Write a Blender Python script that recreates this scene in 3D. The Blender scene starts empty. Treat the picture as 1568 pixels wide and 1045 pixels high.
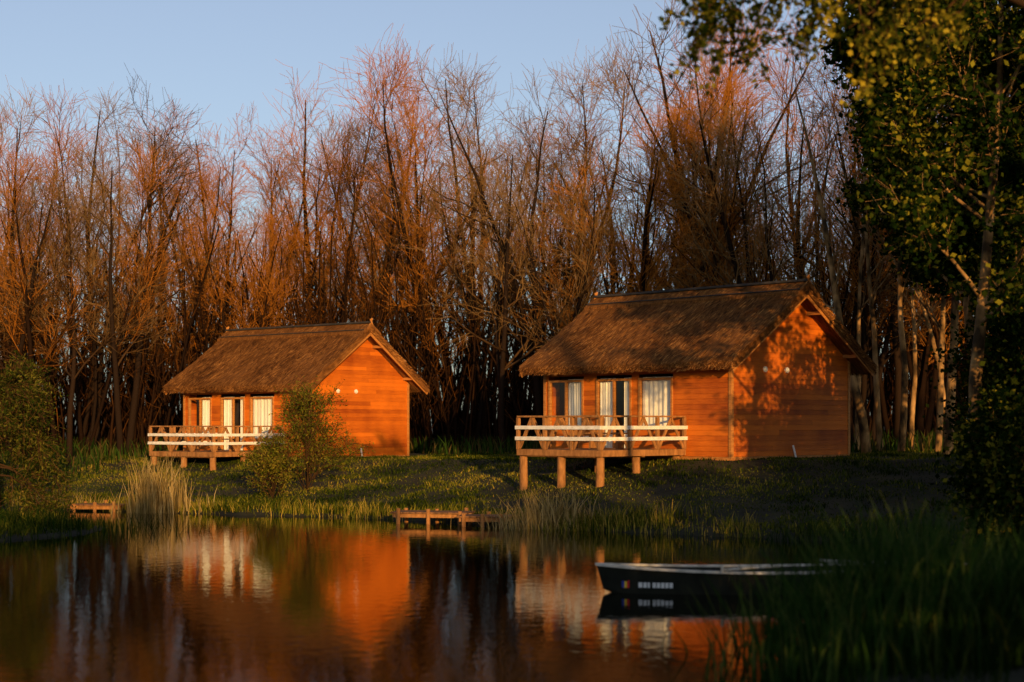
import bpy, math, numpy as np
from mathutils import Vector
rng=np.random.default_rng(7)
sc=bpy.context.scene
F=2400.0; HC=2.5
# ------------------------------------------------------------------ helpers
def link(o):
    sc.collection.objects.link(o); return o
def empty(name,loc=(0,0,0),rz=0):
    e=bpy.data.objects.new(name,None); e.location=loc; e.rotation_euler=(0,0,rz); e.empty_display_size=.3
    return link(e)
def np_mesh(name,V,Fc,mat,rnd=None,smooth=False,parent=None,obj=True,midx=None):
    V=np.ascontiguousarray(V,dtype=np.float32); Fc=np.ascontiguousarray(Fc,dtype=np.int32)
    me=bpy.data.meshes.new(name)
    me.vertices.add(len(V)); me.vertices.foreach_set('co',V.ravel())
    k=Fc.shape[1]; me.loops.add(Fc.size); me.loops.foreach_set('vertex_index',Fc.ravel())
    me.polygons.add(len(Fc)); me.polygons.foreach_set('loop_start',np.arange(0,Fc.size,k,dtype=np.int32))
    if rnd is not None:
        a=me.attributes.new('rnd','FLOAT','POINT'); a.data.foreach_set('value',np.ascontiguousarray(rnd,dtype=np.float32))
    me.update(calc_edges=True)
    if smooth: me.polygons.foreach_set('use_smooth',np.ones(len(me.polygons),dtype=bool))
    for m_ in (mat if isinstance(mat,list) else [mat]): me.materials.append(m_)
    if midx is not None: me.polygons.foreach_set('material_index',np.ascontiguousarray(midx,dtype=np.int32))
    if not obj: return me
    o=link(bpy.data.objects.new(name,me))
    if parent: o.parent=parent
    return o
class MB:
    def __init__(s): s.v=[]; s.f=[]
    def add(s,vs,fs):
        b=len(s.v); s.v+= [tuple(p) for p in vs]; s.f+=[tuple(b+i for i in f) for f in fs]
    def box(s,x0,x1,y0,y1,z0,z1):
        s.add([(x0,y0,z0),(x1,y0,z0),(x1,y1,z0),(x0,y1,z0),(x0,y0,z1),(x1,y0,z1),(x1,y1,z1),(x0,y1,z1)],
              [(0,3,2,1),(4,5,6,7),(0,1,5,4),(1,2,6,5),(2,3,7,6),(3,0,4,7)])
    def beam(s,a,b,w,h,up=(0,0,1)):
        a=Vector(a);b=Vector(b);d=(b-a).normalized();u=Vector(up)
        if abs(d.dot(u))>.98:u=Vector((1,0,0))
        r=d.cross(u).normalized();t=r.cross(d).normalized()
        P=[]
        for c in (a,b):
            for sx,sy in ((-1,-1),(1,-1),(1,1),(-1,1)): P.append(c+r*sx*w/2+t*sy*h/2)
        s.add(P,[(0,3,2,1),(4,5,6,7),(0,1,5,4),(1,2,6,5),(2,3,7,6),(3,0,4,7)])
    def cyl(s,a,b,r0,r1=None,n=10):
        r1=r0 if r1 is None else r1
        a=Vector(a);b=Vector(b);d=(b-a).normalized();u=Vector((0,0,1)) if abs(d.z)<.9 else Vector((1,0,0))
        x=d.cross(u).normalized();y=d.cross(x).normalized()
        P=[a+(x*math.cos(2*math.pi*i/n)+y*math.sin(2*math.pi*i/n))*r0 for i in range(n)]+[b+(x*math.cos(2*math.pi*i/n)+y*math.sin(2*math.pi*i/n))*r1 for i in range(n)]
        s.add(P,[(i,(i+1)%n,n+(i+1)%n,n+i) for i in range(n)]+[tuple(range(n-1,-1,-1)),tuple(range(n,2*n))])
    def obj(s,name,mat,parent=None,bevel=0,smooth=False):
        me=bpy.data.meshes.new(name); me.from_pydata(s.v,[],s.f); me.update(); me.materials.append(mat)
        o=link(bpy.data.objects.new(name,me))
        if smooth:
            for p in me.polygons:p.use_smooth=True
        if bevel:
            m=o.modifiers.new('b','BEVEL'); m.width=bevel; m.segments=2; m.limit_method='ANGLE'
        if parent:o.parent=parent
        return o
# ------------------------------------------------------------------ materials
def mat(name,stops,src='noise',scale=5,mapping=None,rough=.8,bump=0,bscale=40,bmap=None,spec=.3,detail=4,mix_noise=0):
    m=bpy.data.materials.new(name); m.use_nodes=True; N=m.node_tree.nodes; L=m.node_tree.links; N.clear()
    out=N.new('ShaderNodeOutputMaterial'); P=N.new('ShaderNodeBsdfPrincipled')
    P.inputs['Roughness'].default_value=rough; P.inputs['Specular IOR Level'].default_value=spec
    R=N.new('ShaderNodeValToRGB'); els=R.color_ramp.elements
    els[0].position=stops[0][0]; els[0].color=(*stops[0][1],1); els[1].position=stops[-1][0]; els[1].color=(*stops[-1][1],1)
    for p,c in stops[1:-1]:
        e=els.new(p); e.color=(*c,1)
    tc=N.new('ShaderNodeTexCoord')
    def noise(sc_,mp,det=4):
        n=N.new('ShaderNodeTexNoise'); n.inputs['Scale'].default_value=sc_; n.inputs['Detail'].default_value=det
        if mp:
            mm=N.new('ShaderNodeMapping'); mm.inputs['Scale'].default_value=mp; L.new(tc.outputs['Object'],mm.inputs[0]); L.new(mm.outputs[0],n.inputs['Vector'])
        else: L.new(tc.outputs['Object'],n.inputs['Vector'])
        return n
    if src=='attr':
        a=N.new('ShaderNodeAttribute'); a.attribute_name='rnd'; fac=a.outputs['Fac']
        if mix_noise:
            n=noise(scale,mapping,2); md=N.new('ShaderNodeMath'); md.operation='MULTIPLY_ADD'; md.inputs[1].default_value=mix_noise; 
            s=N.new('ShaderNodeMath'); s.operation='SUBTRACT'; s.inputs[1].default_value=.5; L.new(n.outputs['Fac'],s.inputs[0]); L.new(s.outputs[0],md.inputs[0]); L.new(fac,md.inputs[2]); fac=md.outputs[0]
    else: fac=noise(scale,mapping,detail).outputs['Fac']
    L.new(fac,R.inputs['Fac']); L.new(R.outputs['Color'],P.inputs['Base Color'])
    if bump:
        n=noise(bscale,bmap); b=N.new('ShaderNodeBump'); b.inputs['Strength'].default_value=bump; b.inputs['Distance'].default_value=.03
        L.new(n.outputs['Fac'],b.inputs['Height']); L.new(b.outputs[0],P.inputs['Normal'])
    L.new(P.outputs[0],out.inputs[0]); return m
def veg(name,stops,trans=0):
    m=bpy.data.materials.new(name); m.use_nodes=True; N=m.node_tree.nodes; L=m.node_tree.links; N.clear()
    out=N.new('ShaderNodeOutputMaterial'); D=N.new('ShaderNodeBsdfDiffuse'); R=N.new('ShaderNodeValToRGB'); els=R.color_ramp.elements
    els[0].position=stops[0][0]; els[0].color=(*stops[0][1],1); els[1].position=stops[-1][0]; els[1].color=(*stops[-1][1],1)
    for p,c in stops[1:-1]:
        e=els.new(p); e.color=(*c,1)
    a=N.new('ShaderNodeAttribute'); a.attribute_name='rnd'; L.new(a.outputs['Fac'],R.inputs[0]); L.new(R.outputs[0],D.inputs['Color']); sh=D.outputs[0]
    if trans:
        T=N.new('ShaderNodeBsdfTranslucent'); L.new(R.outputs['Color'],T.inputs['Color']); X=N.new('ShaderNodeMixShader'); X.inputs[0].default_value=trans
        L.new(D.outputs[0],X.inputs[1]); L.new(T.outputs[0],X.inputs[2]); sh=X.outputs[0]
    L.new(sh,out.inputs[0]); return m
M_ground=mat('ground_mat',[(.3,(.010,.008,.004)),(.5,(.022,.020,.006)),(.7,(.045,.035,.012))],scale=.8,rough=.95,bump=.6,bscale=6)
M_grass=veg('grass_mat',[(0,(.010,.020,.003)),(.35,(.05,.07,.006)),(.7,(.21,.19,.018)),(1,(.50,.32,.06))],.2)
M_reed=veg('dry_reed_mat',[(0,(.14,.10,.03)),(.5,(.42,.28,.09)),(1,(.55,.40,.17))],.3)
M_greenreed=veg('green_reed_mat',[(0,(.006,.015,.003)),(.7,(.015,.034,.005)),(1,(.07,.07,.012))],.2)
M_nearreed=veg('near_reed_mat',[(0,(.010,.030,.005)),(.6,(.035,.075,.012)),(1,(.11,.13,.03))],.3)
M_under=veg('undergrowth_mat',[(0,(.008,.018,.003)),(.6,(.03,.06,.008)),(1,(.10,.055,.02))])
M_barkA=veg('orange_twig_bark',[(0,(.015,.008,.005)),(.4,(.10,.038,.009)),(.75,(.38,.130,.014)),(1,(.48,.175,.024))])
M_barkB=veg('grey_twig_bark',[(0,(.020,.012,.008)),(.5,(.10,.05,.018)),(1,(.30,.17,.06))])
M_barkR=mat('poplar_bark',[(.38,(.05,.03,.014)),(.5,(.24,.13,.045)),(.66,(.46,.26,.10))],scale=2.6,mapping=(1,1,.6),rough=.9,bump=.9,bscale=12,bmap=(1,1,.3),spec=.1,detail=7)
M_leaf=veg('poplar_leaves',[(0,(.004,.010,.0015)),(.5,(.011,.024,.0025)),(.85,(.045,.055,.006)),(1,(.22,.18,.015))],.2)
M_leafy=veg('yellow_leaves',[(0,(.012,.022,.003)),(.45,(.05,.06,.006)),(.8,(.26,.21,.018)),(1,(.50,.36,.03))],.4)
M_willow=veg('willow_leaves',[(0,(.03,.05,.004)),(.6,(.13,.14,.012)),(1,(.28,.21,.025))],.3)
M_willowd=veg('drooping_willow_leaves',[(0,(.010,.020,.003)),(.6,(.035,.05,.006)),(1,(.16,.14,.02))],.25)
M_thatch=mat('thatch_mat',[(.25,(.06,.023,.007)),(.5,(.19,.072,.017)),(.75,(.36,.145,.035))],scale=3,mapping=(1,9,1),rough=.95,bump=1,bscale=14,bmap=(1,12,1),spec=.1)
M_straw=mat('thatch_straw',[(0,(.045,.017,.005)),(.6,(.22,.078,.017)),(1,(.54,.23,.055))],src='attr',scale=.9,mix_noise=1.5,rough=.95,spec=.1)
M_dark=mat('ridge_board_mat',[(.3,(.02,.018,.016)),(.7,(.05,.04,.035))],rough=.8)
M_trim=mat('trim_wood',[(.3,(.38,.13,.025)),(.7,(.56,.24,.055))],scale=4,mapping=(1,1,6),rough=.6,bump=.2)
M_post=mat('post_wood',[(.3,(.20,.085,.022)),(.7,(.46,.2,.06))],scale=5,mapping=(2,2,.6),rough=.85,bump=.5)
M_jetty=mat('jetty_wood',[(.3,(.11,.055,.022)),(.7,(.30,.13,.045))],scale=5,mapping=(2,2,.6),rough=.85,bump=.5)
M_white=mat('white_rail_paint',[(.3,(.68,.62,.52)),(.6,(.85,.8,.7))],scale=6,rough=.6,bump=.2)
M_curt=mat('curtain_cloth',[(.3,(.74,.68,.52)),(.7,(.88,.82,.66))],scale=3,mapping=(8,8,.5),rough=.9)
M_room=mat('room_dark',[(.3,(.02,.013,.01)),(.7,(.04,.025,.015))])
M_boat=mat('boat_paint',[(.3,(.010,.011,.008)),(.7,(.020,.021,.014))],scale=4,rough=.6,bump=.15,spec=.1)
M_gun=mat('boat_gunwale',[(.3,(.36,.33,.27)),(.7,(.72,.66,.55))],scale=6,rough=.6)
def flat(n,c): return mat(n,[(.3,tuple(x*.85 for x in c)),(.7,c)],scale=8,rough=.6)
def siding_mat():
    m=bpy.data.materials.new('siding_planks'); m.use_nodes=True; N=m.node_tree.nodes; L=m.node_tree.links
    P=N['Principled BSDF']; P.inputs['Roughness'].default_value=.62; P.inputs['Specular IOR Level'].default_value=.2
    a=N.new('ShaderNodeAttribute'); a.attribute_name='rnd'
    tc=N.new('ShaderNodeTexCoord'); mp=N.new('ShaderNodeMapping'); mp.inputs['Scale'].default_value=(.8,.8,22); L.new(tc.outputs['Object'],mp.inputs[0])
    n=N.new('ShaderNodeTexNoise'); n.inputs['Scale'].default_value=3; n.inputs['Detail'].default_value=6; L.new(mp.outputs[0],n.inputs[0])
    n2=N.new('ShaderNodeTexNoise'); n2.inputs['Scale'].default_value=.9; n2.inputs['Detail'].default_value=5; L.new(tc.outputs['Object'],n2.inputs[0])
    s=N.new('ShaderNodeMath'); s.operation='MULTIPLY_ADD'; s.inputs[1].default_value=.35; L.new(a.outputs['Fac'],s.inputs[0])
    h=N.new('ShaderNodeMath'); h.operation='MULTIPLY'; h.inputs[1].default_value=.5; L.new(n.outputs['Fac'],h.inputs[0]); L.new(h.outputs[0],s.inputs[2])
    s2=N.new('ShaderNodeMath'); s2.operation='MULTIPLY_ADD'; s2.inputs[1].default_value=.8; L.new(n2.outputs['Fac'],s2.inputs[0]); L.new(s.outputs[0],s2.inputs[2])
    R=N.new('ShaderNodeValToRGB'); e=R.color_ramp.elements; e[0].position=.45; e[0].color=(.22,.034,.004,1); e[1].position=1.0; e[1].color=(.68,.165,.010,1)
    L.new(s2.outputs[0],R.inputs[0]); L.new(R.outputs[0],P.inputs['Base Color'])
    b=N.new('ShaderNodeBump'); b.inputs['Strength'].default_value=.25; b.inputs['Distance'].default_value=.01; L.new(n.outputs['Fac'],b.inputs['Height']); L.new(b.outputs[0],P.inputs['Normal'])
    return m
M_side=siding_mat()
def glass_mat():
    m=bpy.data.materials.new('window_glass'); m.use_nodes=True; N=m.node_tree.nodes; L=m.node_tree.links; N.clear()
    o=N.new('ShaderNodeOutputMaterial'); t=N.new('ShaderNodeBsdfTransparent'); g=N.new('ShaderNodeBsdfGlossy'); g.inputs['Roughness'].default_value=.02
    x=N.new('ShaderNodeMixShader'); x.inputs[0].default_value=.08; L.new(t.outputs[0],x.inputs[1]); L.new(g.outputs[0],x.inputs[2]); L.new(x.outputs[0],o.inputs[0]); return m
M_glass=glass_mat()
def water_mat():
    m=bpy.data.materials.new('lake_water'); m.use_nodes=True; N=m.node_tree.nodes; L=m.node_tree.links
    P=N['Principled BSDF']; P.inputs['Base Color'].default_value=(.002,.003,.001,1); P.inputs['Roughness'].default_value=.035; P.inputs['IOR'].default_value=1.38
    tc=N.new('ShaderNodeTexCoord'); mp=N.new('ShaderNodeMapping'); mp.inputs['Scale'].default_value=(2.2,1.8,1); L.new(tc.outputs['Object'],mp.inputs[0])
    n=N.new('ShaderNodeTexNoise'); n.inputs['Scale'].default_value=2.2; n.inputs['Detail'].default_value=3; L.new(mp.outputs[0],n.inputs[0])
    b=N.new('ShaderNodeBump'); b.inputs['Strength'].default_value=.3; b.inputs['Distance'].default_value=.011; L.new(n.outputs['Fac'],b.inputs['Height']); L.new(b.outputs[0],P.inputs['Normal'])
    return m
M_water=water_mat()
# ------------------------------------------------------------------ terrain
SX=np.array([-200,-40,-22,-15.7,-9.9,-5,-1.4,1.8,4.6,8.5,14,40,200]); SY=np.array([60,55,50,47,44.4,42.3,40,37,34.9,33,32,30,30])
def smin(a,b,k=.25):
    h=np.clip(.5+.5*(b-a)/k,0,1); return b*(1-h)+a*h-k*h*(1-h)
def wob(x,y): return .35*np.sin(x*1.3+y*.7)+.25*np.sin(x*2.9-y*1.1+2)+.15*np.sin(x*6.1+y*4.3)
def ground(x,y,water=False):
    x=np.asarray(x,float); y=np.asarray(y,float); w=wob(x,y)
    s1=(y-np.interp(x,SX,SY))*.9+w*.35
    sp=np.interp(x,[-8,-2,5,12],[11.5,10,7.2,8]); plat=np.interp(x,[-12,-4,4,12],[1.15,1.2,1.42,1.5]); pw=np.interp(x,[-8,-2,2,6],[1.6,1.3,.95,1.05])
    z1=np.where(s1>0,.08+plat*np.clip(s1/sp,0,1)**pw,s1*.3+.08*np.exp(np.minimum(s1,0)*6))
    s2=(1-np.sqrt(((x+15)/5.2)**2+((y-36.3)/4.0)**2))*4+w*.3
    z2=np.where(s2>0,smin(.05+.12*s2,.35+0*s2),s2*.3)
    rb=np.interp(y,[-50,10,15,18,21,25,29,34],[2.5,2.6,3.3,4.6,7.0,8.6,8.9,9.5])
    s3=x-rb+w*.4; z3=np.where((s3>0),smin(.05+.25*s3,1.1+0*s3),s3*.3); z3=np.where(y>60,-2,z3)
    s4=11-y+w*.3; z4=np.where(s4>0,smin(.05+.2*s4,.9+0*s4),s4*.3)
    z=np.maximum(np.maximum(z1,z2),np.maximum(z3,z4)); z=np.maximum(z,-1.6)
    z=np.where(z>.03,z+.04*w*np.clip(z,0,1),z); return z
def axis(lo,hi,st,far):
    a=list(np.arange(lo,hi+1e-6,st)); d=st
    L=[lo];R=[a[-1]]
    while L[-1]>-far: d*=1.35; L.append(L[-1]-d)
    d=st
    while R[-1]<far: d*=1.35; R.append(R[-1]+d)
    return np.array(L[:0:-1]+a+R[1:])
ax=axis(-24,20,.3,1500); ay=axis(8,62,.3,2500)
X,Y=np.meshgrid(ax,ay); Z=ground(X,Y); nx,ny=len(ax),len(ay)
V=np.stack([X.ravel(),Y.ravel(),Z.ravel()],1); I=np.arange(nx*ny).reshape(ny,nx)
Fq=np.stack([I[:-1,:-1].ravel(),I[:-1,1:].ravel(),I[1:,1:].ravel(),I[1:,:-1].ravel()],1)
np_mesh('ground',V,Fq,M_ground,smooth=True)
mb=MB(); mb.add([(-120,5,0),(30,5,0),(30,62,0),(-120,62,0)],[(0,1,2,3)]); mb.obj('lake_water',M_water)
# ------------------------------------------------------------------ vegetation generators
def nrm(a): return a/np.maximum(np.linalg.norm(a,axis=-1,keepdims=True),1e-9)
def grow(P,Rd,m,t0,t1,Lf,a0,a1,n,up,wig,rr,re=.25,lenpar=True):
    B,k,_=P.shape
    t=rng.uniform(t0,t1,(B,m)); f=t*(k-1); i=np.minimum(f.astype(int),k-2); fr=(f-i)[...,None]
    b=np.arange(B)[:,None]; S=P[b,i]*(1-fr)+P[b,i+1]*fr; D=nrm(P[b,i+1]-P[b,i])
    R0=(Rd[b,i]*(1-fr[...,0])+Rd[b,i+1]*fr[...,0])*rr
    S=S.reshape(-1,3);D=D.reshape(-1,3);R0=R0.ravel();t=t.ravel(); M=len(S)
    q=rng.normal(size=(M,3)); q=nrm(q-(q*D).sum(1,keepdims=True)*D); a=rng.uniform(a0,a1,(M,1))
    d=nrm(D*np.cos(a)+q*np.sin(a))
    Ln=Lf(t)*rng.uniform(.7,1.25,M); pts=[S]; 
    for j in range(n-1):
        d=nrm(d+np.array([0,0,up])+rng.normal(size=(M,3))*wig); pts.append(pts[-1]+d*(Ln/(n-1))[:,None])
    return np.stack(pts,1), R0[:,None]*np.linspace(1,re,n)[None,:]
def tubes(P,R,sides):
    B,n,_=P.shape; D=np.empty_like(P); D[:,1:-1]=P[:,2:]-P[:,:-2]; D[:,0]=P[:,1]-P[:,0]; D[:,-1]=P[:,-1]-P[:,-2]; D=nrm(D)
    u=np.where(np.abs(D[...,2:3])<.9,np.array([0,0,1.]),np.array([1.,0,0])); x=nrm(np.cross(D,u)); y=np.cross(D,x)
    an=np.arange(sides)*2*np.pi/sides
    V=P[:,:,None,:]+R[:,:,None,None]*(x[:,:,None,:]*np.cos(an)[:,None]+y[:,:,None,:]*np.sin(an)[:,None])
    idx=np.arange(B*n*sides).reshape(B,n,sides); nx_=np.roll(idx,-1,axis=2)
    Fc=np.stack([idx[:,:-1],nx_[:,:-1],nx_[:,1:],idx[:,1:]],-1).reshape(-1,4)
    return V.reshape(-1,3),Fc
def merge(parts):
    Vs=[];Fs=[];As=[];o=0
    for V,Fc,a in parts: Vs.append(V);Fs.append(Fc+o);As.append(a);o+=len(V)
    return np.concatenate(Vs),np.concatenate(Fs),np.concatenate(As)
def lev(P,R,sides,val,var=.02):
    V,Fc=tubes(P,R,sides); per=P.shape[1]*sides
    return V,Fc,np.full(len(V),float(val))+np.repeat(rng.normal(size=len(P))*var,per)
def leaves(C,size,asp=.6,cl=0):
    n=len(C); u=nrm(rng.normal(size=(n,3))); 
    q=rng.normal(size=(n,3)); v=nrm(q-(q*u).sum(1,keepdims=True)*u); s=size*rng.uniform(.6,1.3,(n,1))
    V=np.stack([C-u*s*.5,C+v*s*asp*.5,C+u*s*.5,C-v*s*asp*.5],1).reshape(-1,3)
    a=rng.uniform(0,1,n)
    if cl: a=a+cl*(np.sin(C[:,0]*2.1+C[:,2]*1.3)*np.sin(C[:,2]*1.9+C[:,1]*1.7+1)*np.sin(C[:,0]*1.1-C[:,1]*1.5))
    return V,np.arange(4*n).reshape(n,4),np.repeat(a,4)
def blades(P,h,w,lean=.3):
    n=len(P); a=rng.uniform(0,2*np.pi,n); s=np.stack([np.cos(a),np.sin(a),0*a],1); b=rng.uniform(0,2*np.pi,n); l=np.stack([np.cos(b),np.sin(b),0*b],1)*(h*lean*rng.uniform(.1,1,n))[:,None]
    H=np.stack([0*h,0*h,h],1); w=w[:,None]
    V=np.stack([P-s*w*.5,P+s*w*.5,P+s*w*.35+l*.35+H*.6,P-s*w*.35+l*.35+H*.6,P+l+H-s*w*.05,P+l+H+s*w*.05],1).reshape(-1,3)
    i=np.arange(n)[:,None]*6; Fc=np.concatenate([i+np.array([[0,1,2,3]]),i+np.array([[3,2,5,4]])])
    return V,Fc,np.repeat(rng.uniform(0,1,n),6)
def bare_tree(k):
    H=16.; n=10
    nst=1 if k%3 else 2
    P=[];R=[]
    for s in range(nst):
        d=nrm(np.array([rng.normal()*.13,rng.normal()*.13,1.])); pts=[np.array([rng.normal()*.2*(nst-1),rng.normal()*.2*(nst-1),-.4])]
        for j in range(n-1):
            d=nrm(d+rng.normal(size=3)*.08+np.array([0,0,.07])); pts.append(pts[-1]+d*(H*rng.uniform(.97,1.03)/(n-1)))
        P.append(pts); R.append(np.linspace(1,.09,n)**.9*rng.uniform(.11,.22))
    P=np.array(P);R=np.array(R)
    parts=[lev(P,R,7,.0)]
    P1,R1=grow(P,R,14//nst+3,.28,.97,lambda t:5.2*(1.1-t)+.8,.4,.95,6,.13,.16,.55)
    parts.append(lev(P1,np.maximum(R1,.016),4,.25,.07))
    P2,R2=grow(P1,R1,7,.15,1,lambda t:2.3*(1.2-t*.8),.4,1.0,5,.09,.18,.55)
    parts.append(lev(P2,np.maximum(R2,.010),3,.68,.12))
    P3,R3=grow(P2,R2,5,.1,1,lambda t:.95+0*t,.4,1.0,3,.06,.18,.6)
    parts.append(lev(P3,np.maximum(R3,.0075),3,.90,.1))
    return merge(parts)
variants=[bare_tree(k) for k in range(12)]
SILX=[-200,0,200,350,450,600,700,780,880,970,1100,1280,1568,1900]; SILY=[200,185,150,225,135,130,110,80,115,45,65,80,50,50]
FX=[-60,-30,-15,-13.5,-4,-2.5,2,12,20,40]; FY=[56,55,57,67,67,61,57,54,50,48]
NT=184; fp=[]; fm=[]
for i in range(NT):
    xp=-150+1870*((i*.618034)%1)+rng.normal()*12
    dep=rng.uniform(0,1)**1.1*28; yy=60.
    for _ in range(3): yy=float(np.interp((xp-784)/F*yy,FX,FY))+dep
    xx=(xp-784)/F*yy
    ztop=HC+(650-np.interp(xp,SILX,SILY))/F*yy*(rng.uniform(.54,.90) if i%5 else 1.0)
    gz=float(ground(xx,yy)); V,Fc,A=variants[i%12]
    s=(ztop-gz)/16.; sx=s*rng.uniform(.85,1.2); r=rng.uniform(0,6.28); c_,s_=math.cos(r),math.sin(r)
    V=V*np.array([sx,sx,s]); A=A*(.5+.5*np.clip((V[:,2]-1.)/5,0,1)); V=np.stack([V[:,0]*c_-V[:,1]*s_+xx,V[:,0]*s_+V[:,1]*c_+yy,V[:,2]+gz],1)  # bark colour darkened low on each tree, imitating shade in the lower forest
    A=np.where(A>.15,A+rng.normal()*.16,A)
    grey=(rng.uniform()<(.45 if xp<420 else .25)); fp.append((V,Fc,A)); fm.append(np.full(len(Fc),int(grey)))
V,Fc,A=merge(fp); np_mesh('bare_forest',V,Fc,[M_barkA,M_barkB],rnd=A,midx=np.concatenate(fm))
# thicket of thin stems
n=2300; yy=rng.uniform(62,100,n); xx=rng.uniform(-.40,.40,n)*yy; yy=np.maximum(yy,np.interp(xx,FX,FY)+2); zz=ground(xx,yy)
P=[np.stack([xx,yy,zz-.2],1)]; d=nrm(np.stack([rng.normal(size=n)*.16,rng.normal(size=n)*.16,np.ones(n)],1)); Ls=rng.uniform(3,10.5,n)
for j in range(5): d=nrm(d+rng.normal(size=(n,3))*.08); P.append(P[-1]+d*(Ls/5)[:,None])
P=np.stack(P,1); R=np.linspace(1,.3,6)[None]*rng.uniform(.03,.09,n)[:,None]
P2,R2=grow(P,R,6,.2,1,lambda t:1.6+0*t,.3,.9,4,.1,.15,.5)
Vv,Fc,A=merge([lev(P,R,4,.03),lev(P2,np.maximum(R2,.012),3,.25,.1)]); np_mesh('thicket',Vv,Fc,M_barkA,rnd=A,parent=None)
# undergrowth
n=22000; yy=rng.uniform(50,80,n); xx=rng.uniform(-.38,.38,n)*yy; k=yy>np.interp(xx,FX,FY)-2.5; xx=xx[k];yy=yy[k]; zz=ground(xx,yy)
Vv,Fc,A=blades(np.stack([xx,yy,zz-.02],1),rng.uniform(.2,.8,len(xx)),rng.uniform(.03,.08,len(xx)),.6); np_mesh('undergrowth',Vv,Fc,M_under,rnd=A)
# grass
n=260000; xx=rng.uniform(-20,15,n); yy=rng.uniform(31,60,n); zz=ground(xx,yy); k=(zz>.06)&(np.abs(xx/yy)<.345)
bare=np.sin(xx*1.1+2*np.sin(yy*.8))*np.sin(yy*1.4+1.5*np.sin(xx*.9)); k&=~((bare>.45-.03*np.clip(xx,0,12))&(rng.uniform(0,1,n)<.75))
xx=xx[k];yy=yy[k];zz=zz[k]
clump=.5+.5*np.sin(xx*2.3+np.sin(yy*1.7)*2)*np.sin(yy*2.1+np.sin(xx*1.3)*2)
patch=np.sin(xx*.7+1.3*np.sin(yy*.5))*np.sin(yy*.9+1.1*np.sin(xx*.6)+1)-.03*np.clip(xx-3,0,10)
h=(.03+.08*clump**2)*rng.uniform(.5,1.6,len(xx)); h=np.where(zz<.25,h+rng.uniform(0,.22,len(xx))*clump,h)
Vv,Fc,A=blades(np.stack([xx,yy,zz-.01],1),h,rng.uniform(.015,.035,len(xx)),1.0); np_mesh('grass',Vv,Fc,M_grass,rnd=A*.55+np.repeat((rng.uniform(0,1,len(xx))<.15)*.3+patch*.33+.06,6))
def clumpf(name,cx,cy,rx,ry,n,h0,h1,w,m,lean=.3,zmin=-.35):
    a=rng.normal(size=(n,2))*.5; x=cx+a[:,0]*rx; y=cy+a[:,1]*ry; z=np.maximum(ground(x,y),zmin)
    fall=np.clip(1-.35*(a**2).sum(1),.4,1)
    Vv,Fc,A=blades(np.stack([x,y,z-.02],1),rng.uniform(h0,h1,n)*fall-np.minimum(z,0),rng.uniform(.6,1.3,n)*w,lean); return np_mesh(name,Vv,Fc,m,rnd=A)
# taller grass along the far waterline, coloured lighter to look sunlit
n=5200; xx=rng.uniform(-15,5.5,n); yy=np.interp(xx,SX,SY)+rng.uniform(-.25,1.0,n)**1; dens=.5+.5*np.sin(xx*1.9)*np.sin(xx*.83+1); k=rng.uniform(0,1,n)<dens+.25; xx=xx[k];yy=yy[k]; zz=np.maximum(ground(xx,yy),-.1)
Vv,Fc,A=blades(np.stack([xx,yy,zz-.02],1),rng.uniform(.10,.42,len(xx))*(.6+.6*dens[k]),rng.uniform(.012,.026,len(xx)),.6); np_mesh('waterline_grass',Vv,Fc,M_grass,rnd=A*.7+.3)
clumpf('dry_reeds',-10.05,44.3,1.0,.8,520,.5,1.9,.028,M_reed,.35)
clumpf('dry_reeds.001',.85,37.5,1.2,.5,480,.4,1.1,.03,M_reed,.6)
clumpf('dry_reeds.002',-13.5,46.4,2.0,.6,250,.2,.6,.02,M_reed,.5)
clumpf('shore_grass.001',2.6,36.8,2,.5,700,.2,.6,.022,M_grass,.5)
clumpf('shore_grass.002',7.5,33.5,4,.7,700,.15,.5,.02,M_greenreed,.5)
clumpf('shore_grass.003',-12.3,36.5,5,3.5,1800,.2,.6,.02,M_greenreed,.5)
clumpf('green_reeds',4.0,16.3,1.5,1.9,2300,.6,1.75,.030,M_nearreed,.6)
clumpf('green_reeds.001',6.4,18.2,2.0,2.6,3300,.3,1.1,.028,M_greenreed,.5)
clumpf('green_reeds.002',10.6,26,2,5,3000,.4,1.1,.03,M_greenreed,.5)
clumpf('green_reeds.003',5.6,14.8,2.2,2,3500,.4,.9,.026,M_greenreed,.6)
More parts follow.
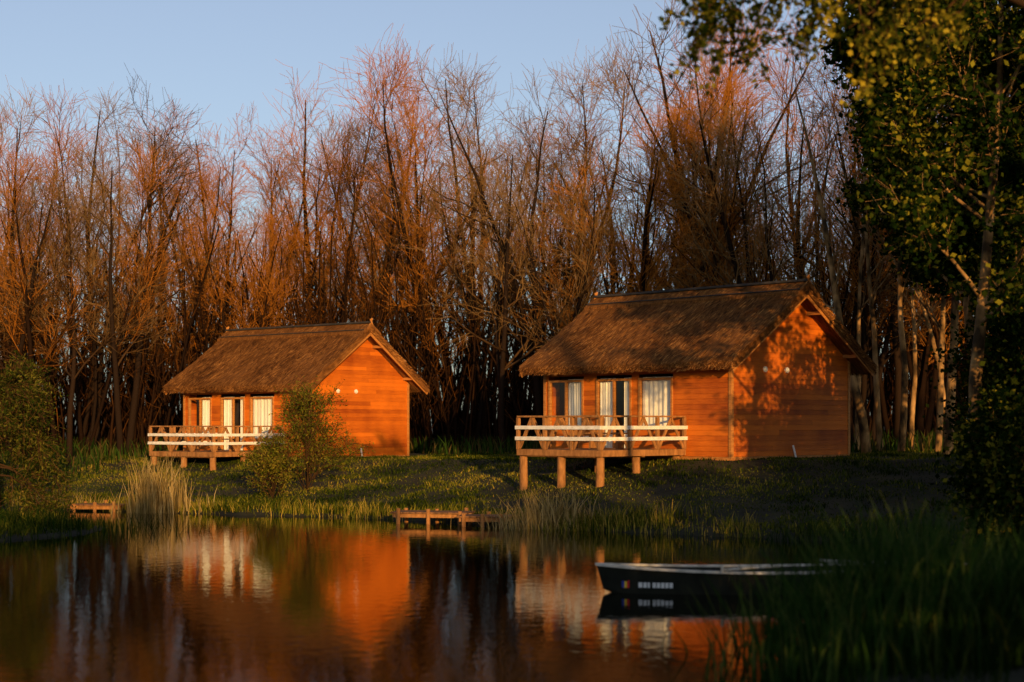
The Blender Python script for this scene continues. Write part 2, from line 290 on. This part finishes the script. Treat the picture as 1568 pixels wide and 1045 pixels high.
# ------------------------------------------------------------------ leafy trees
def leafy(name,loc,H,base,lv1,cfg,leafn,lsize,lm,bark,lean=(0,0),r=.2,t0=.25,droop=.02,leaf_jit=.18,m2=8,m3=4,asp=.75,s2=.2,cl=.35):
    e=empty(name,loc)
    n=9; P=[np.array([0,0,-.3])]; d=nrm(np.array([lean[0],lean[1],1.]))
    for j in range(n-1): d=nrm(d+rng.normal(size=3)*.05+np.array([0,0,.04])); P.append(P[-1]+d*H/(n-1))
    P=np.array([P]); R=(np.linspace(1,.15,n)*r)[None]
    parts=[lev(P,R,10,0)]
    L1,a0,a1=cfg
    P1,R1=grow(P,R,lv1,t0,1,lambda t:L1*(1.15-.7*t),a0,a1,6,droop,.12,.45); parts.append(lev(P1,np.maximum(R1,.012),6,.2))
    P2,R2=grow(P1,R1,m2,s2,1,lambda t:L1*.4*(1.2-.6*t),.4,1.0,5,droop*.5,.14,.5); parts.append(lev(P2,np.maximum(R2,.007),4,.4))
    P3,R3=grow(P2,R2,m3,.2,1,lambda t:L1*.17+0*t,.4,1.0,3,0,.15,.6); parts.append(lev(P3,np.maximum(R3,.004),3,.6))
    V,Fc,A=merge(parts); np_mesh('trunk_and_limbs',V,Fc,bark,rnd=A,parent=e,smooth=True)
    pts=np.concatenate([P3.reshape(-1,3),P2[:,2:].reshape(-1,3)]); C=pts[rng.integers(0,len(pts),leafn)]+rng.normal(size=(leafn,3))*leaf_jit
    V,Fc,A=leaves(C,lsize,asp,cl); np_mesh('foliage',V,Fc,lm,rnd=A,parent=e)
    return e
def G(x,y): return float(ground(x,y))
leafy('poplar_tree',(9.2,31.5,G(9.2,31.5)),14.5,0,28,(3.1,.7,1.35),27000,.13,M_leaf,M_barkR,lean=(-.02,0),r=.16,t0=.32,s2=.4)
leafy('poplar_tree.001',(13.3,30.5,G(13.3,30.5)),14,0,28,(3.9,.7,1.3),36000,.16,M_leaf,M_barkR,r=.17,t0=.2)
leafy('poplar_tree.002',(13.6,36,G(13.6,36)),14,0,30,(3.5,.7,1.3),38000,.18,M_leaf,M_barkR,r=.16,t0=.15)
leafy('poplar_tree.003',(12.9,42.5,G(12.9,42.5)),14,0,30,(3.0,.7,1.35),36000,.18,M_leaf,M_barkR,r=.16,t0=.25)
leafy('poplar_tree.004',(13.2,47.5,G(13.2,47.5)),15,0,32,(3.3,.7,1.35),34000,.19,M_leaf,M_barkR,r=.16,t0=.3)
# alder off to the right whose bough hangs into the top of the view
al=empty('alder_tree',(8.9,20,G(8.9,20)))
def rel(p): return np.array(p)-np.array([8.9,20,G(8.9,20)])
Pt=np.array([[rel((8.9,20,.6)),rel((8.85,20,2.5)),rel((8.7,20.1,4.5)),rel((8.6,20,6.2)),rel((8.5,20,8)),rel((8.5,20,10))]]); Rt=np.array([[.17,.15,.13,.11,.08,.04]])
Pb=np.array([[rel((8.6,20,6.2)),rel((7.4,19.9,7.4)),rel((6.0,19.7,8.0)),rel((4.6,19.5,8.05)),rel((3.3,19.3,7.95)),rel((2.4,19.2,7.85))]]); Rb=np.array([[.09,.07,.055,.04,.028,.015]])
Q1,S1=grow(Pb,Rb,30,.35,1,lambda t:1.3*(1.2-.5*t),.4,1.2,6,-.12,.12,.5); Q2,S2=grow(Q1,S1,6,.2,1,lambda t:.45+0*t,.4,1,4,-.10,.14,.6)
U1,W1_=grow(Pt,Rt,8,.6,1,lambda t:1.6+0*t,.3,.8,6,.05,.12,.5)
V,Fc,A=merge([lev(Pt,Rt,10,0),lev(Pb,Rb,8,.1),lev(Q1,np.maximum(S1,.008),5,.3),lev(Q2,np.maximum(S2,.004),3,.5),lev(U1,np.maximum(W1_,.01),5,.3)]); np_mesh('trunk_and_limbs',V,Fc,M_barkB,rnd=A,parent=al,smooth=True)
pts=np.concatenate([Q2.reshape(-1,3),Q1[:,3:].reshape(-1,3)]); C=pts[rng.integers(0,len(pts),5600)]+rng.normal(size=(5600,3))*.05
pt2=U1[:,2:].reshape(-1,3); C2=pt2[rng.integers(0,len(pt2),2500)]+rng.normal(size=(2500,3))*.3; C=np.concatenate([C,C2])
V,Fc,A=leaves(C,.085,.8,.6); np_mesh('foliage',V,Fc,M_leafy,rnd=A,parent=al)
# bushes right (dark)
for i,(x,y,h,nn) in enumerate([(10.9,29.2,3.6,12000),(9.4,22.5,3.2,11000),(12.0,35,3.8,10000),(7.4,17.5,1.8,7000),(9.3,28.3,2.0,7000),(9.4,30.2,2.2,7000),(12.3,31.5,4.5,12000),(12.6,39,3.6,9000)]):
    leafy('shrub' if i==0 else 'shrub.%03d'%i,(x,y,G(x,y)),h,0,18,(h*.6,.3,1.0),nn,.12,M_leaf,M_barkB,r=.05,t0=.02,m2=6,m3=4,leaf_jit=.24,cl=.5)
leafy('willow_bush',(-6.35,48.6,G(-6.35,48.6)),2.5,0,44,(1.9,.1,.6),8500,.095,M_willow,M_barkB,r=.03,t0=.0,m2=7,m3=3,asp=.32,leaf_jit=.08,droop=-.03)
leafy('willow_bush.001',(-7.2,47.2,G(-7.2,47.2)),1.4,0,30,(1.3,.2,.8),5500,.09,M_willow,M_barkB,r=.02,t0=.0,m2=6,m3=3,asp=.32,leaf_jit=.08)
leafy('willow_tree',(-13.7,42.0,G(-13.7,42.0)+.1),5.6,0,34,(2.5,.8,1.4),26000,.11,M_willowd,M_barkB,r=.1,t0=.3,droop=-.45,asp=.3,m2=12,leaf_jit=.07)
# trunks right of right cabin
gt=empty('poplar_grove',(12,50,1.4))
for (xp,y,h,r) in [(1330,50,13,.17),(1350,52,12,.12),(1378,51,13,.13),(1395,53,12,.1),(1435,50,12,.12),(1312,54,13,.1),(1455,53,12,.1)]:
    x=(xp-784)/F*y; n=9;P=[np.array([x-12,y-50,-.3])];d=nrm(np.array([rng.normal()*.08,rng.normal()*.06,1.]))
    for j in range(n-1): d=nrm(d+rng.normal(size=3)*.05); P.append(P[-1]+d*h/(n-1))
    P=np.array([P]);R=(np.linspace(1,.15,n)*r)[None]
    P1,R1=grow(P,R,9,.35,1,lambda t:2.5*(1.2-.7*t),.4,.9,5,.1,.12,.45); P2,R2=grow(P1,R1,6,.2,1,lambda t:1+0*t,.4,.9,4,.1,.12,.5)
    V,Fc,A=merge([lev(P,R,9,0),lev(P1,R1,5,.3),lev(P2,np.maximum(R2,.006),3,.5)]); np_mesh('trunk',V,Fc,M_barkR,rnd=A,parent=gt,smooth=True)
# unseen tree mass added behind the viewer, sized to shade foreground and bank
parts=[]
for i in range(38):
    x=-30+i*1.9+rng.normal()*.5; h=float(np.interp(x,[-30,-8,0,10,16,20,24,40],[5.4,5.8,8.3,8.7,9.0,10.0,12.5,14]))*rng.uniform(.84,1.08); c=1300
    th=rng.normal(size=(c,3)); th=nrm(th)*rng.uniform(.3,1,(c,1))**.5; parts.append(leaves(np.array([x,-6+rng.normal()*1.2,h*.5])+th*np.array([1.4,1.4,h*.5]),.40,.8))
Vv,Fc,A=merge(parts); np_mesh('unseen_shade_trees',Vv,Fc,M_leaf,rnd=A)
# ------------------------------------------------------------------ cabins
def cabin(name,loc,phi,W,L,Zr,slope,deck_q0,deck_q1,deck_p,wins):
    e=empty(name,loc,phi); TH=.27; OV=.6; OG=.55
    top=lambda x: Zr-slope*abs(x-W/2)
    und=lambda x: top(x)-TH
    Vs=[];Fs=[];A=[]
    def quad(a,b,c,d,v):
        b0=len(Vs); Vs.extend([a,b,c,d]); Fs.append((b0,b0+1,b0+2,b0+3)); A.extend([v]*4)
    ph=.145; zc=0; i=0; o=.018
    while zc<Zr-TH:
        z0,z1=zc,min(zc+ph,Zr-TH); v=rng.uniform(0,1)
        def xr(z):
            hw=min(W/2,(Zr-TH+.03-z)/slope); return W/2-hw,W/2+hw
        (a0,b0),(a1,b1)=xr(z0),xr(z1)
        for yy,sg in ((0,-1),(L,1)):
            cuts=sorted([a0+.02]+[rng.uniform(a0,b0) for _ in range(1)]+[b0-.02]); 
            for s,t in zip(cuts[:-1],cuts[1:]):
                v=rng.uniform(0,1); s1=max(s,a1) ; t1=min(t,b1)
                if t1<=s1: s1=t1=(a1+b1)/2
                s2=s+.002; t2=t-.002
                quad((s2,yy+sg*o,z0),(t2,yy+sg*o,z0),(t1,yy,z1),(s1,yy,z1),v); quad((s2,yy,z0),(t2,yy,z0),(t2,yy+sg*o,z0),(s2,yy+sg*o,z0),v)
        if z0<und(0)+.02:
            z1=min(z1,und(0)+.03)
            for xx,sg in ((0,-1),(W,1)):
                spans=[(0,L)]
                if sg<0:
                    for (t0,t1,wz0,wz1,*_) in wins:
                        if z1>wz0 and z0<wz1:
                            ns=[]
                            for s,t in spans:
                                if t0<t and t1>s:
                                    if t0>s: ns.append((s,t0))
                                    if t1<t: ns.append((t1,t))
                                else: ns.append((s,t))
                            spans=ns
                for s,t in spans:
                    v=rng.uniform(0,1)
                    quad((xx+sg*o,s,z0),(xx+sg*o,t,z0),(xx,t,z1),(xx,s,z1),v); quad((xx,s,z0),(xx,t,z0),(xx+sg*o,t,z0),(xx+sg*o,s,z0),v)
        zc+=ph; i+=1
    np_mesh('walls',np.array(Vs),np.array(Fs),M_side,rnd=np.array(A),parent=e)
    t=MB()
    for cx,cy in ((0,0),(W,0),(0,L),(W,L)):
        t.box(cx-.035,cx+.07,cy-.035,cy+.07,-.05,und(0)+.02) if cx==0 else t.box(cx-.07,cx+.035,cy-.035,cy+.07,-.05,und(0)+.02)
    t.box(-.03,W+.03,-.028,.0,-.1,-.005); t.box(-.028,0,.002,L,-.1,-.005)
    for yg in (-OG+.06,L+OG-.06):
        for s in (-1,1):
            xt=W/2+s*(W/2+OV-.02); t.beam((xt,yg,und(xt)-.02),(W/2,yg,und(W/2)-.02),.03,.16)
    for s in (-1,1):
        for q in (0.25,.9):
            xt=W/2+s*W/2*q; t.beam((xt,-OG+.08,und(xt)-.06),(xt,.1,und(xt)-.06),.09,.1)
    for yg in (-OG+.02,L+OG-.02):
        t.beam((W/2-.10,yg,Zr-.1),(W/2+.07,yg,Zr+.26),.03,.07); t.beam((W/2+.10,yg-.034,Zr-.1),(W/2-.07,yg-.034,Zr+.22),.03,.07)
    t.obj('trim',M_trim,e,.006)
    # --- thatch roof
    prof=[];N=14
    hw=W/2+OV
    for k in range(-N,N+1):
        u=k/N; x=W/2+u*hw; z=Zr-slope*abs(u)*hw
        if abs(k)==N: z-=.06
        z-= .05*math.sin(math.pi*abs(u)) ; z=min(z,Zr-.03)
        prof.append((x,z))
    bot=[(W/2+hw-.02,Zr-slope*hw-TH*.8),(W/2+hw-.14,Zr-slope*hw-TH+.03),(W/2,Zr-TH),(W/2-hw+.14,Zr-slope*hw-TH+.03),(W/2-hw+.02,Zr-slope*hw-TH*.8)]
    pr=np.array(prof+bot); ys=np.linspace(-OG,L+OG,70); K=len(pr)
    V=np.zeros((len(ys),K,3)); V[:,:,0]=pr[:,0]; V[:,:,2]=pr[:,1]; V[:,:,1]=ys[:,None]
    nt=len(prof); jit=rng.normal(size=(len(ys),nt))*.016; jit+=.03*np.sin(ys*1.7+1)[:,None]*np.abs(np.linspace(-1,1,nt)); V[:,:nt,2]+=jit
    V[:,nt:,2]+=rng.normal(size=(len(ys),K-nt))*.012
    V[0,:,1]+=rng.normal(size=K)*.02; 
    I=np.arange(len(ys)*K).reshape(len(ys),K); J=np.roll(I,-1,1)
    Fq=np.stack([I[:-1],J[:-1],J[1:],I[1:]],-1).reshape(-1,4)
    me=bpy.data.meshes.new('thatched_roof'); me.from_pydata(V.reshape(-1,3).tolist(),[],Fq.tolist()+[I[0,::-1].tolist(),I[-1].tolist()]); me.update(); me.materials.append(M_thatch)
    o_=link(bpy.data.objects.new('thatched_roof',me)); o_.parent=e
    def straws(n,u0,u1,lift,ln):
        u=rng.uniform(u0,u1,n)*rng.choice([-1,1],n); yv=rng.uniform(-OG,L+OG,n)
        x=W/2+u*hw; z=Zr-slope*np.abs(u)*hw-.05*np.sin(np.pi*np.abs(u))+lift
        S=np.stack([x,yv,z],1); sl=math.atan(slope); sg=np.sign(u)
        D=np.stack([sg*math.cos(sl),rng.normal(size=n)*.14,-math.sin(sl)*np.ones(n)+.20*rng.uniform(0,1,n)**2],1)
        l=rng.uniform(.5,1.2,n)[:,None]*ln; w=rng.uniform(.006,.016,n)[:,None]*np.array([[0,1,0]])
        Vv=np.stack([S-w,S+w,S+D*l+w*.5,S+D*l-w*.5],1).reshape(-1,3); return Vv,np.arange(4*n).reshape(n,4),np.repeat(rng.uniform(0,1,n),4)
    def fringe(n):
        u=rng.choice([-1,1],n); x=W/2+u*(hw-.03); yv=rng.uniform(-OG,L+OG,n); z=Zr-slope*hw-rng.uniform(.02,TH*.95,n)
        S=np.stack([x,yv,z],1); D=np.stack([u*.7,rng.normal(size=n)*.15,-.55*np.ones(n)],1); l=rng.uniform(.04,.14,n)[:,None]; w=rng.uniform(.006,.014,n)[:,None]*np.array([[0,1,0]])
        a=np.stack([S-w,S+w,S+D*l+w,S+D*l-w],1).reshape(-1,3),np.arange(4*n).reshape(n,4),np.repeat(rng.uniform(0,1,n),4)
        m=n//2; u=rng.uniform(-1,1,m); x=W/2+u*hw; z=Zr-slope*np.abs(u)*hw-rng.uniform(.0,TH,m); S=np.stack([x,np.full(m,-OG+.02),z],1)
        D=np.stack([np.sign(u)*.7,-.5*np.ones(m),-.45*np.ones(m)],1); l=rng.uniform(.03,.12,m)[:,None]; w=rng.uniform(.006,.012,m)[:,None]*np.array([[.5,0,.5]])
        b=np.stack([S-w,S+w,S+D*l+w,S+D*l-w],1).reshape(-1,3),np.arange(4*m).reshape(m,4),np.repeat(rng.uniform(0,1,m),4); return [a,b]
    Vv,Fc,A=merge([straws(14000,.02,.97,.012,.28)]+fringe(5000)); np_mesh('thatch_straws',Vv,Fc,M_straw,rnd=A,parent=e)
    rc=MB(); c=.5
    for s in (-1,1):
        x1=W/2+s*c
        P=[(W/2,-OG-.03,Zr+.07),(x1,-OG-.03,top(x1)+.065),(x1,-OG-.03,top(x1)-.06),(W/2,-OG-.03,Zr-.08)]
        Q=[(a,L+OG+.03,b) for a,_,b in P]; rc.add(P+Q,[(0,1,2,3),(7,6,5,4),(0,4,5,1),(1,5,6,2),(2,6,7,3),(3,7,4,0)])
    rc.obj('ridge_thatch',M_thatch,e,.01)
    Vv,Fc,A=straws(2500,.0,.12,.075,.2); np_mesh('ridge_straws',Vv,Fc,M_straw,rnd=A,parent=e)
    rb=MB(); rb.beam((W/2,-OG-.02,Zr+.11),(W/2,L+OG+.02,Zr+.11),.16,.07)
    for s in (-1,1): 
        x1=W/2+s*.42; rb.beam((x1,-OG,top(x1)+.10),(x1,L+OG,top(x1)+.10),.04,.035)
    rb.obj('ridge_board',M_dark,e,.008)
    # --- windows
    fr=MB(); gl=MB(); cu=MB()
    for (t0,t1,z0,z1,panes) in wins:
        fr.box(-.05,.05,t0,t0+.07,z0,z1); fr.box(-.05,.05,t1-.07,t1,z0,z1); fr.box(-.05,.05,t0+.07,t1-.07,z1-.07,z1); fr.box(-.07,.05,t0+.07,t1-.07,z0,z0+.06)
        n=len(panes); pw=(t1-t0-.14)/n
        for j,c_ in enumerate(panes):
            a=t0+.07+pw*j; b=a+pw
            if j: fr.box(-.04,.04,a-.035,a+.035,z0+.06,z1-.07)
            if c_<.9: 
                ga=a+pw*c_+.002; gl.add([(.02,ga,z0+.06),(.02,b-.001,z0+.06),(.02,b-.001,z1-.07),(.02,ga,z1-.07)],[(3,2,1,0)])
            if c_:
                m=int(24*c_)+2; y0=a; y1=a+pw*c_
                P=[]
                for q in range(m): 
                    yq=y0+(y1-y0)*q/(m-1); xq=.065+.022*math.sin(q*1.6)+.01*math.sin(q*.7); P+= [(xq,yq,z0-.1),(xq,yq,z1+.02)]
                cu.add(P,[(2*q,2*q+1,2*q+3,2*q+2) for q in range(m-1)])
    fr.obj('window_frames',M_trim,e,.005); gl.obj('window_glass',M_glass,e); cu.obj('curtains',M_curt,e,smooth=True)
    rm=MB(); rm.box(.5,W-.1,.1,L-.1,.02,2.6); rm.obj('interior',M_room,e)
    vt=MB()
    for q in (.255,.435):
        x=W*q+.05; z=2.42 if W>5.4 else 2.4
        vt.cyl((x,-.06,z),(x,-.01,z),.08,.08,18); vt.cyl((x,-.085,z),(x,-.06,z),.055,.055,18)
    vt.obj('round_vents',M_white,e,.005)
    dp=MB(); dp.cyl((W*.45,-.35,-.15),(W*.49,-.06,.28),.03,.03,8); dp.obj('drain_pipe',M_white,e)
    pl=MB()
    for x in (.15,W/2,W-.15):
        for y in (.12,L/2,L-.2): pl.cyl((x,y,-.8),(x,y,-.03),.13,.12,12)
    q0,q1,p=deck_q0,deck_q1,deck_p; fz=.2
    dk=MB(); nb=int((q1-q0)/.15)
    for j in range(nb):
        a=q0+(q1-q0)*j/nb; dk.box(-p,-.03,a+.004,a+(q1-q0)/nb-.004,fz-.04,fz)
    for x in (-p+.08,-p/2,-.15): dk.box(x-.05,x+.05,q0+.02,q1-.02,fz-.2,fz-.043)
    dk.box(-p+.0,-.03,q0-.035,q0-.002,fz-.17,fz-.005); dk.box(-p-.035,-p-.002,q0-.035,q1+.035,fz-.17,fz-.005)
    dk.obj('deck',M_post,e,.004)
    for x in (-p+.1,-p*.55,-.3):
        for y in (q0+.12,(q0+q1)/2,q1-.12):
            pl.cyl((x,y,-1.7),(x+rng.normal()*.03,y,fz-.2),.125,.11,12)
    pl.obj('support_posts',M_post,e,smooth=False)
    ra=MB(); wt=MB(); zt=fz+.88
    cor=[(-.06,q0),(-p,q0),(-p,q1),(-.06,q1)]
    for (a,b) in zip(cor[:-1],cor[1:]):
        a=Vector((*a,0));b=Vector((*b,0)); Ln=(b-a).length; d=(b-a)/Ln; nor=Vector((d.y,-d.x,0)); 
        if nor.dot((a+b)/2-Vector((-p/2,(q0+q1)/2,0)))<0: nor=-nor
        nseg=3 if Ln>2.9 else 2
        for k in range(nseg+1):
            c_=a+d*Ln*k/nseg; ra.box(c_.x-.045,c_.x+.045,c_.y-.045,c_.y+.045,fz,zt) if (k<nseg or b.x>-.1) else None
        ra.beam(a+Vector((0,0,zt+.025)),b+Vector((0,0,zt+.025)),.13,.045)
        for zz in (.30,.60): wt.beam(a+nor*.065+Vector((0,0,fz+zz))-d*.06,b+nor*.065+Vector((0,0,fz+zz))+d*.06,.028,.10)
        for k in range(nseg):
            c0=a+d*(Ln*k/nseg+.05);c1=a+d*(Ln*(k+1)/nseg-.05); cm=(c0+c1)/2
            ra.beam(c0+Vector((0,0,fz+.03)),cm+Vector((0,0,zt-.02)),.04,.085); ra.beam(cm+Vector((0,0,zt-.02)),c1+Vector((0,0,fz+.03)),.04,.085)
    ra.obj('railing',M_post,e,.004); wt.obj('white_rails',M_white,e,.004)
    bn=MB(); bn.box(-p*.6,-p*.6+.35,q0+.6,q0+1.9,fz+.42,fz+.46); bn.box(-p*.6+.05,-p*.6+.3,q0+.7,q0+.78,fz,fz+.417); bn.box(-p*.6+.05,-p*.6+.3,q0+1.7,q0+1.78,fz,fz+.417); bn.obj('bench',M_post,e)
    return e
W1=[(5.5,6.95,.75,2.22,(1,.0)),(3.6,4.98,.08,2.22,(.45,.95)),(2.05,3.32,.75,2.22,(1.,))]
cabin('thatched_cabin',(5.96,42.6,1.61),math.radians(44),5.6,7.1,4.85,.647,1.6,4.7,3.5,W1)
W2=[(5.4,6.75,.75,2.2,(.9,0)),(3.5,4.85,.08,2.2,(.5,.95)),(1.9,3.2,.6,2.2,(1.,))]
cabin('thatched_cabin.001',(-7.29,56.6,1.32),math.radians(51),5.2,7.0,4.87,.69,1.4,4.9,3.3,W2)
# ------------------------------------------------------------------ docks
def dock(name,x,y,rz,L,Wd,z=.26):
    e=empty(name,(x,y,z),rz); b=MB(); n=int(L/.16)
    for j in range(n): b.box(-L/2+j*L/n+.006,-L/2+(j+1)*L/n-.006,-Wd/2+rng.normal()*.015,Wd/2+rng.normal()*.015,-.04,0)
    b.obj('planks',M_jetty,e,.004); c=MB()
    for s in (-1,1): c.box(-L/2+.05,L/2-.05,s*Wd*.38-.04,s*Wd*.38+.04,-.14,-.043)
    for px in (-L/2+.2,0,L/2-.2):
        for s in (-1,1): c.cyl((px,s*Wd*.38+.09*s,-1.5),(px+rng.normal()*.02,s*Wd*.38+.09*s,.02+rng.uniform(0,.08)),.055,.05,10)
    c.obj('posts',M_post,e)
dock('wooden_jetty',-2.0,39.6,math.radians(-12),2.0,.9,.3); dock('wooden_jetty.001',-.65,38.6,math.radians(-8),1.3,.9,.26)
dock('wooden_jetty.002',-11.9,45.3,math.radians(-8),1.6,.9,.2)
# ------------------------------------------------------------------ boats
def boat(name,x,y,rz,L,B,H,flag=True):
    e=empty(name,(x,y,-.16),rz); n=22
    def st(s):
        w=B/2*min(1,(math.sin(min(s*1.5,1)*math.pi/2))**.75)*(1-.12*max(0,s-.7)/.3); w=max(w,.03)
        sheer=H+.11*(1-s)**3+.04*s**3; kz=.0+.22*max(0,(.18-s)/.18)**1.5; return w,sheer,kz
    P=[]
    for i in range(n+1):
        s=i/n;w,sh,kz=st(s);X=s*L
        P.append([(X-.12*(1-s)**4*L*.2,-w,sh),(X,-w*.82,kz+.05),(X,-w*.6,kz),(X,w*.6,kz),(X,w*.82,kz+.05),(X-.12*(1-s)**4*L*.2,w,sh),
                  (X,w-.04 if w>.06 else w*.5,sh-.002),(X,w*.7,kz+.07),(X,-w*.7,kz+.07),(X,-(w-.04) if w>.06 else -w*.5,sh-.002)])
    V=[p for r in P for p in r];K=10;Fs=[]
    for i in range(n):
        for k in range(K): a=i*K+k;b=i*K+(k+1)%K; Fs.append((a,a+K,b+K,b))
    Fs.append(tuple(range(0,6))[::-1]); m=n*K; Fs.append((m,m+1,m+2,m+3,m+4,m+5))
    hb=MB();hb.add(V,Fs); hb.obj('hull',M_boat,e)
    g=MB()
    for sgn in (-1,1):
        for i in range(n):
            a=P[i][0 if sgn<0 else 5];b=P[i+1][0 if sgn<0 else 5]; g.beam((a[0],a[1],a[2]+.012),(b[0],b[1],b[2]+.012),.07,.035)
    g.beam((L,-B/2*.88,st(1)[1]),(L,B/2*.88,st(1)[1]),.06,.05); g.obj('gunwale',M_gun,e)
    t=MB()
    for s in (.22,.5,.8):
        w,sh,kz=st(s); t.box(s*L-.13,s*L+.13,-w+.05,w-.05,sh-.14,sh-.11)
    t.obj('thwarts',M_gun,e,.004)
    o=MB(); w,sh,kz=st(.42); o.cyl((.42*L,-w-.05,sh+.05),(.42*L+1.0,w*.2,sh+.04),.02,.02,8); o.box(.42*L-.02,.42*L+.02,-w-.06,-w-.02,sh,sh+.12); o.obj('oar',M_gun,e)
    if flag:
        def onside(s,z):
            w,sh,kz=st(s); q=(z-kz-.05)/(sh-kz-.05); return -(w*.82+(w-w*.82)*q)-.012
        for k,c_ in enumerate([(.02,.04,.3),(.7,.5,.03),(.5,.02,.02)]):
            s=.066+k*.009; f=MB(); z0,z1=sh*.5,sh*.75; a,b_=s*L,(s+.009)*L
            f.add([(a,onside(s,z0),z0),(b_,onside(s+.009,z0),z0),(b_,onside(s+.009,z1),z1),(a,onside(s,z1),z1)],[(0,1,2,3)]); f.obj('flag_stripe_%d'%k,flat('flag%d'%k,c_),e)
        f=MB(); x=.125
        for ln in (.07,.06,.04,.03,.06,.06,.06,.06,.06):
            s0=x;s1=x+ln*.8/L; z0,z1=sh*.52,sh*.68
            if ln>.03: f.add([(s0*L,onside(s0,z0),z0),(s1*L,onside(s1,z0),z0),(s1*L,onside(s1,z1),z1),(s0*L,onside(s0,z1),z1)],[(0,1,2,3)])
            x=x+ln/L
        f.obj('registration_letters',flat('letter_white',(.8,.8,.77)),e)
    return e
boat('rowing_boat',1.35,23.3,math.radians(4),4.0,1.2,.46)
boat('rowing_boat.001',4.9,24.4,math.radians(1),3.5,1.1,.42,False)
# ------------------------------------------------------------------ light & camera
AZ=math.radians(14); EL=math.radians(9)
w=bpy.data.worlds.new('World'); sc.world=w; w.use_nodes=True; N=w.node_tree.nodes; Lk=w.node_tree.links
sk=N.new('ShaderNodeTexSky'); sk.sky_type='NISHITA'; sk.sun_disc=False; sk.sun_elevation=EL; sk.sun_rotation=math.pi-AZ; sk.air_density=1.0; sk.dust_density=1.5; sk.ozone_density=3
hs=N.new('ShaderNodeHueSaturation'); hs.inputs['Saturation'].default_value=.68; hs.inputs['Value'].default_value=1.15; hs.inputs['Hue'].default_value=.51
Lk.new(sk.outputs[0],hs.inputs['Color']); Lk.new(hs.outputs[0],N['Background'].inputs[0]); N['Background'].inputs[1].default_value=.15
sun=bpy.data.lights.new('sun','SUN'); sun.energy=5; sun.angle=math.radians(.5); sun.color=(1,.60,.22)
so=link(bpy.data.objects.new('sun',sun)); d=Vector((-math.sin(AZ)*math.cos(EL),math.cos(AZ)*math.cos(EL),-math.sin(EL))); so.rotation_euler=d.to_track_quat('-Z','Y').to_euler(); so.location=(10,-20,20)
cam=bpy.data.cameras.new('camera'); cam.sensor_width=36; cam.lens=36*F/1568; cam.shift_y=(650-522.5)/1568; cam.clip_end=6000; cam.clip_start=.1
cam.dof.use_dof=True; cam.dof.focus_distance=49; cam.dof.aperture_fstop=.9
co=link(bpy.data.objects.new('camera',cam)); co.location=(0,0,HC); co.rotation_euler=(math.pi/2,0,0); sc.camera=co
sc.view_settings.view_transform='Standard'; sc.view_settings.look='None'; sc.view_settings.exposure=0
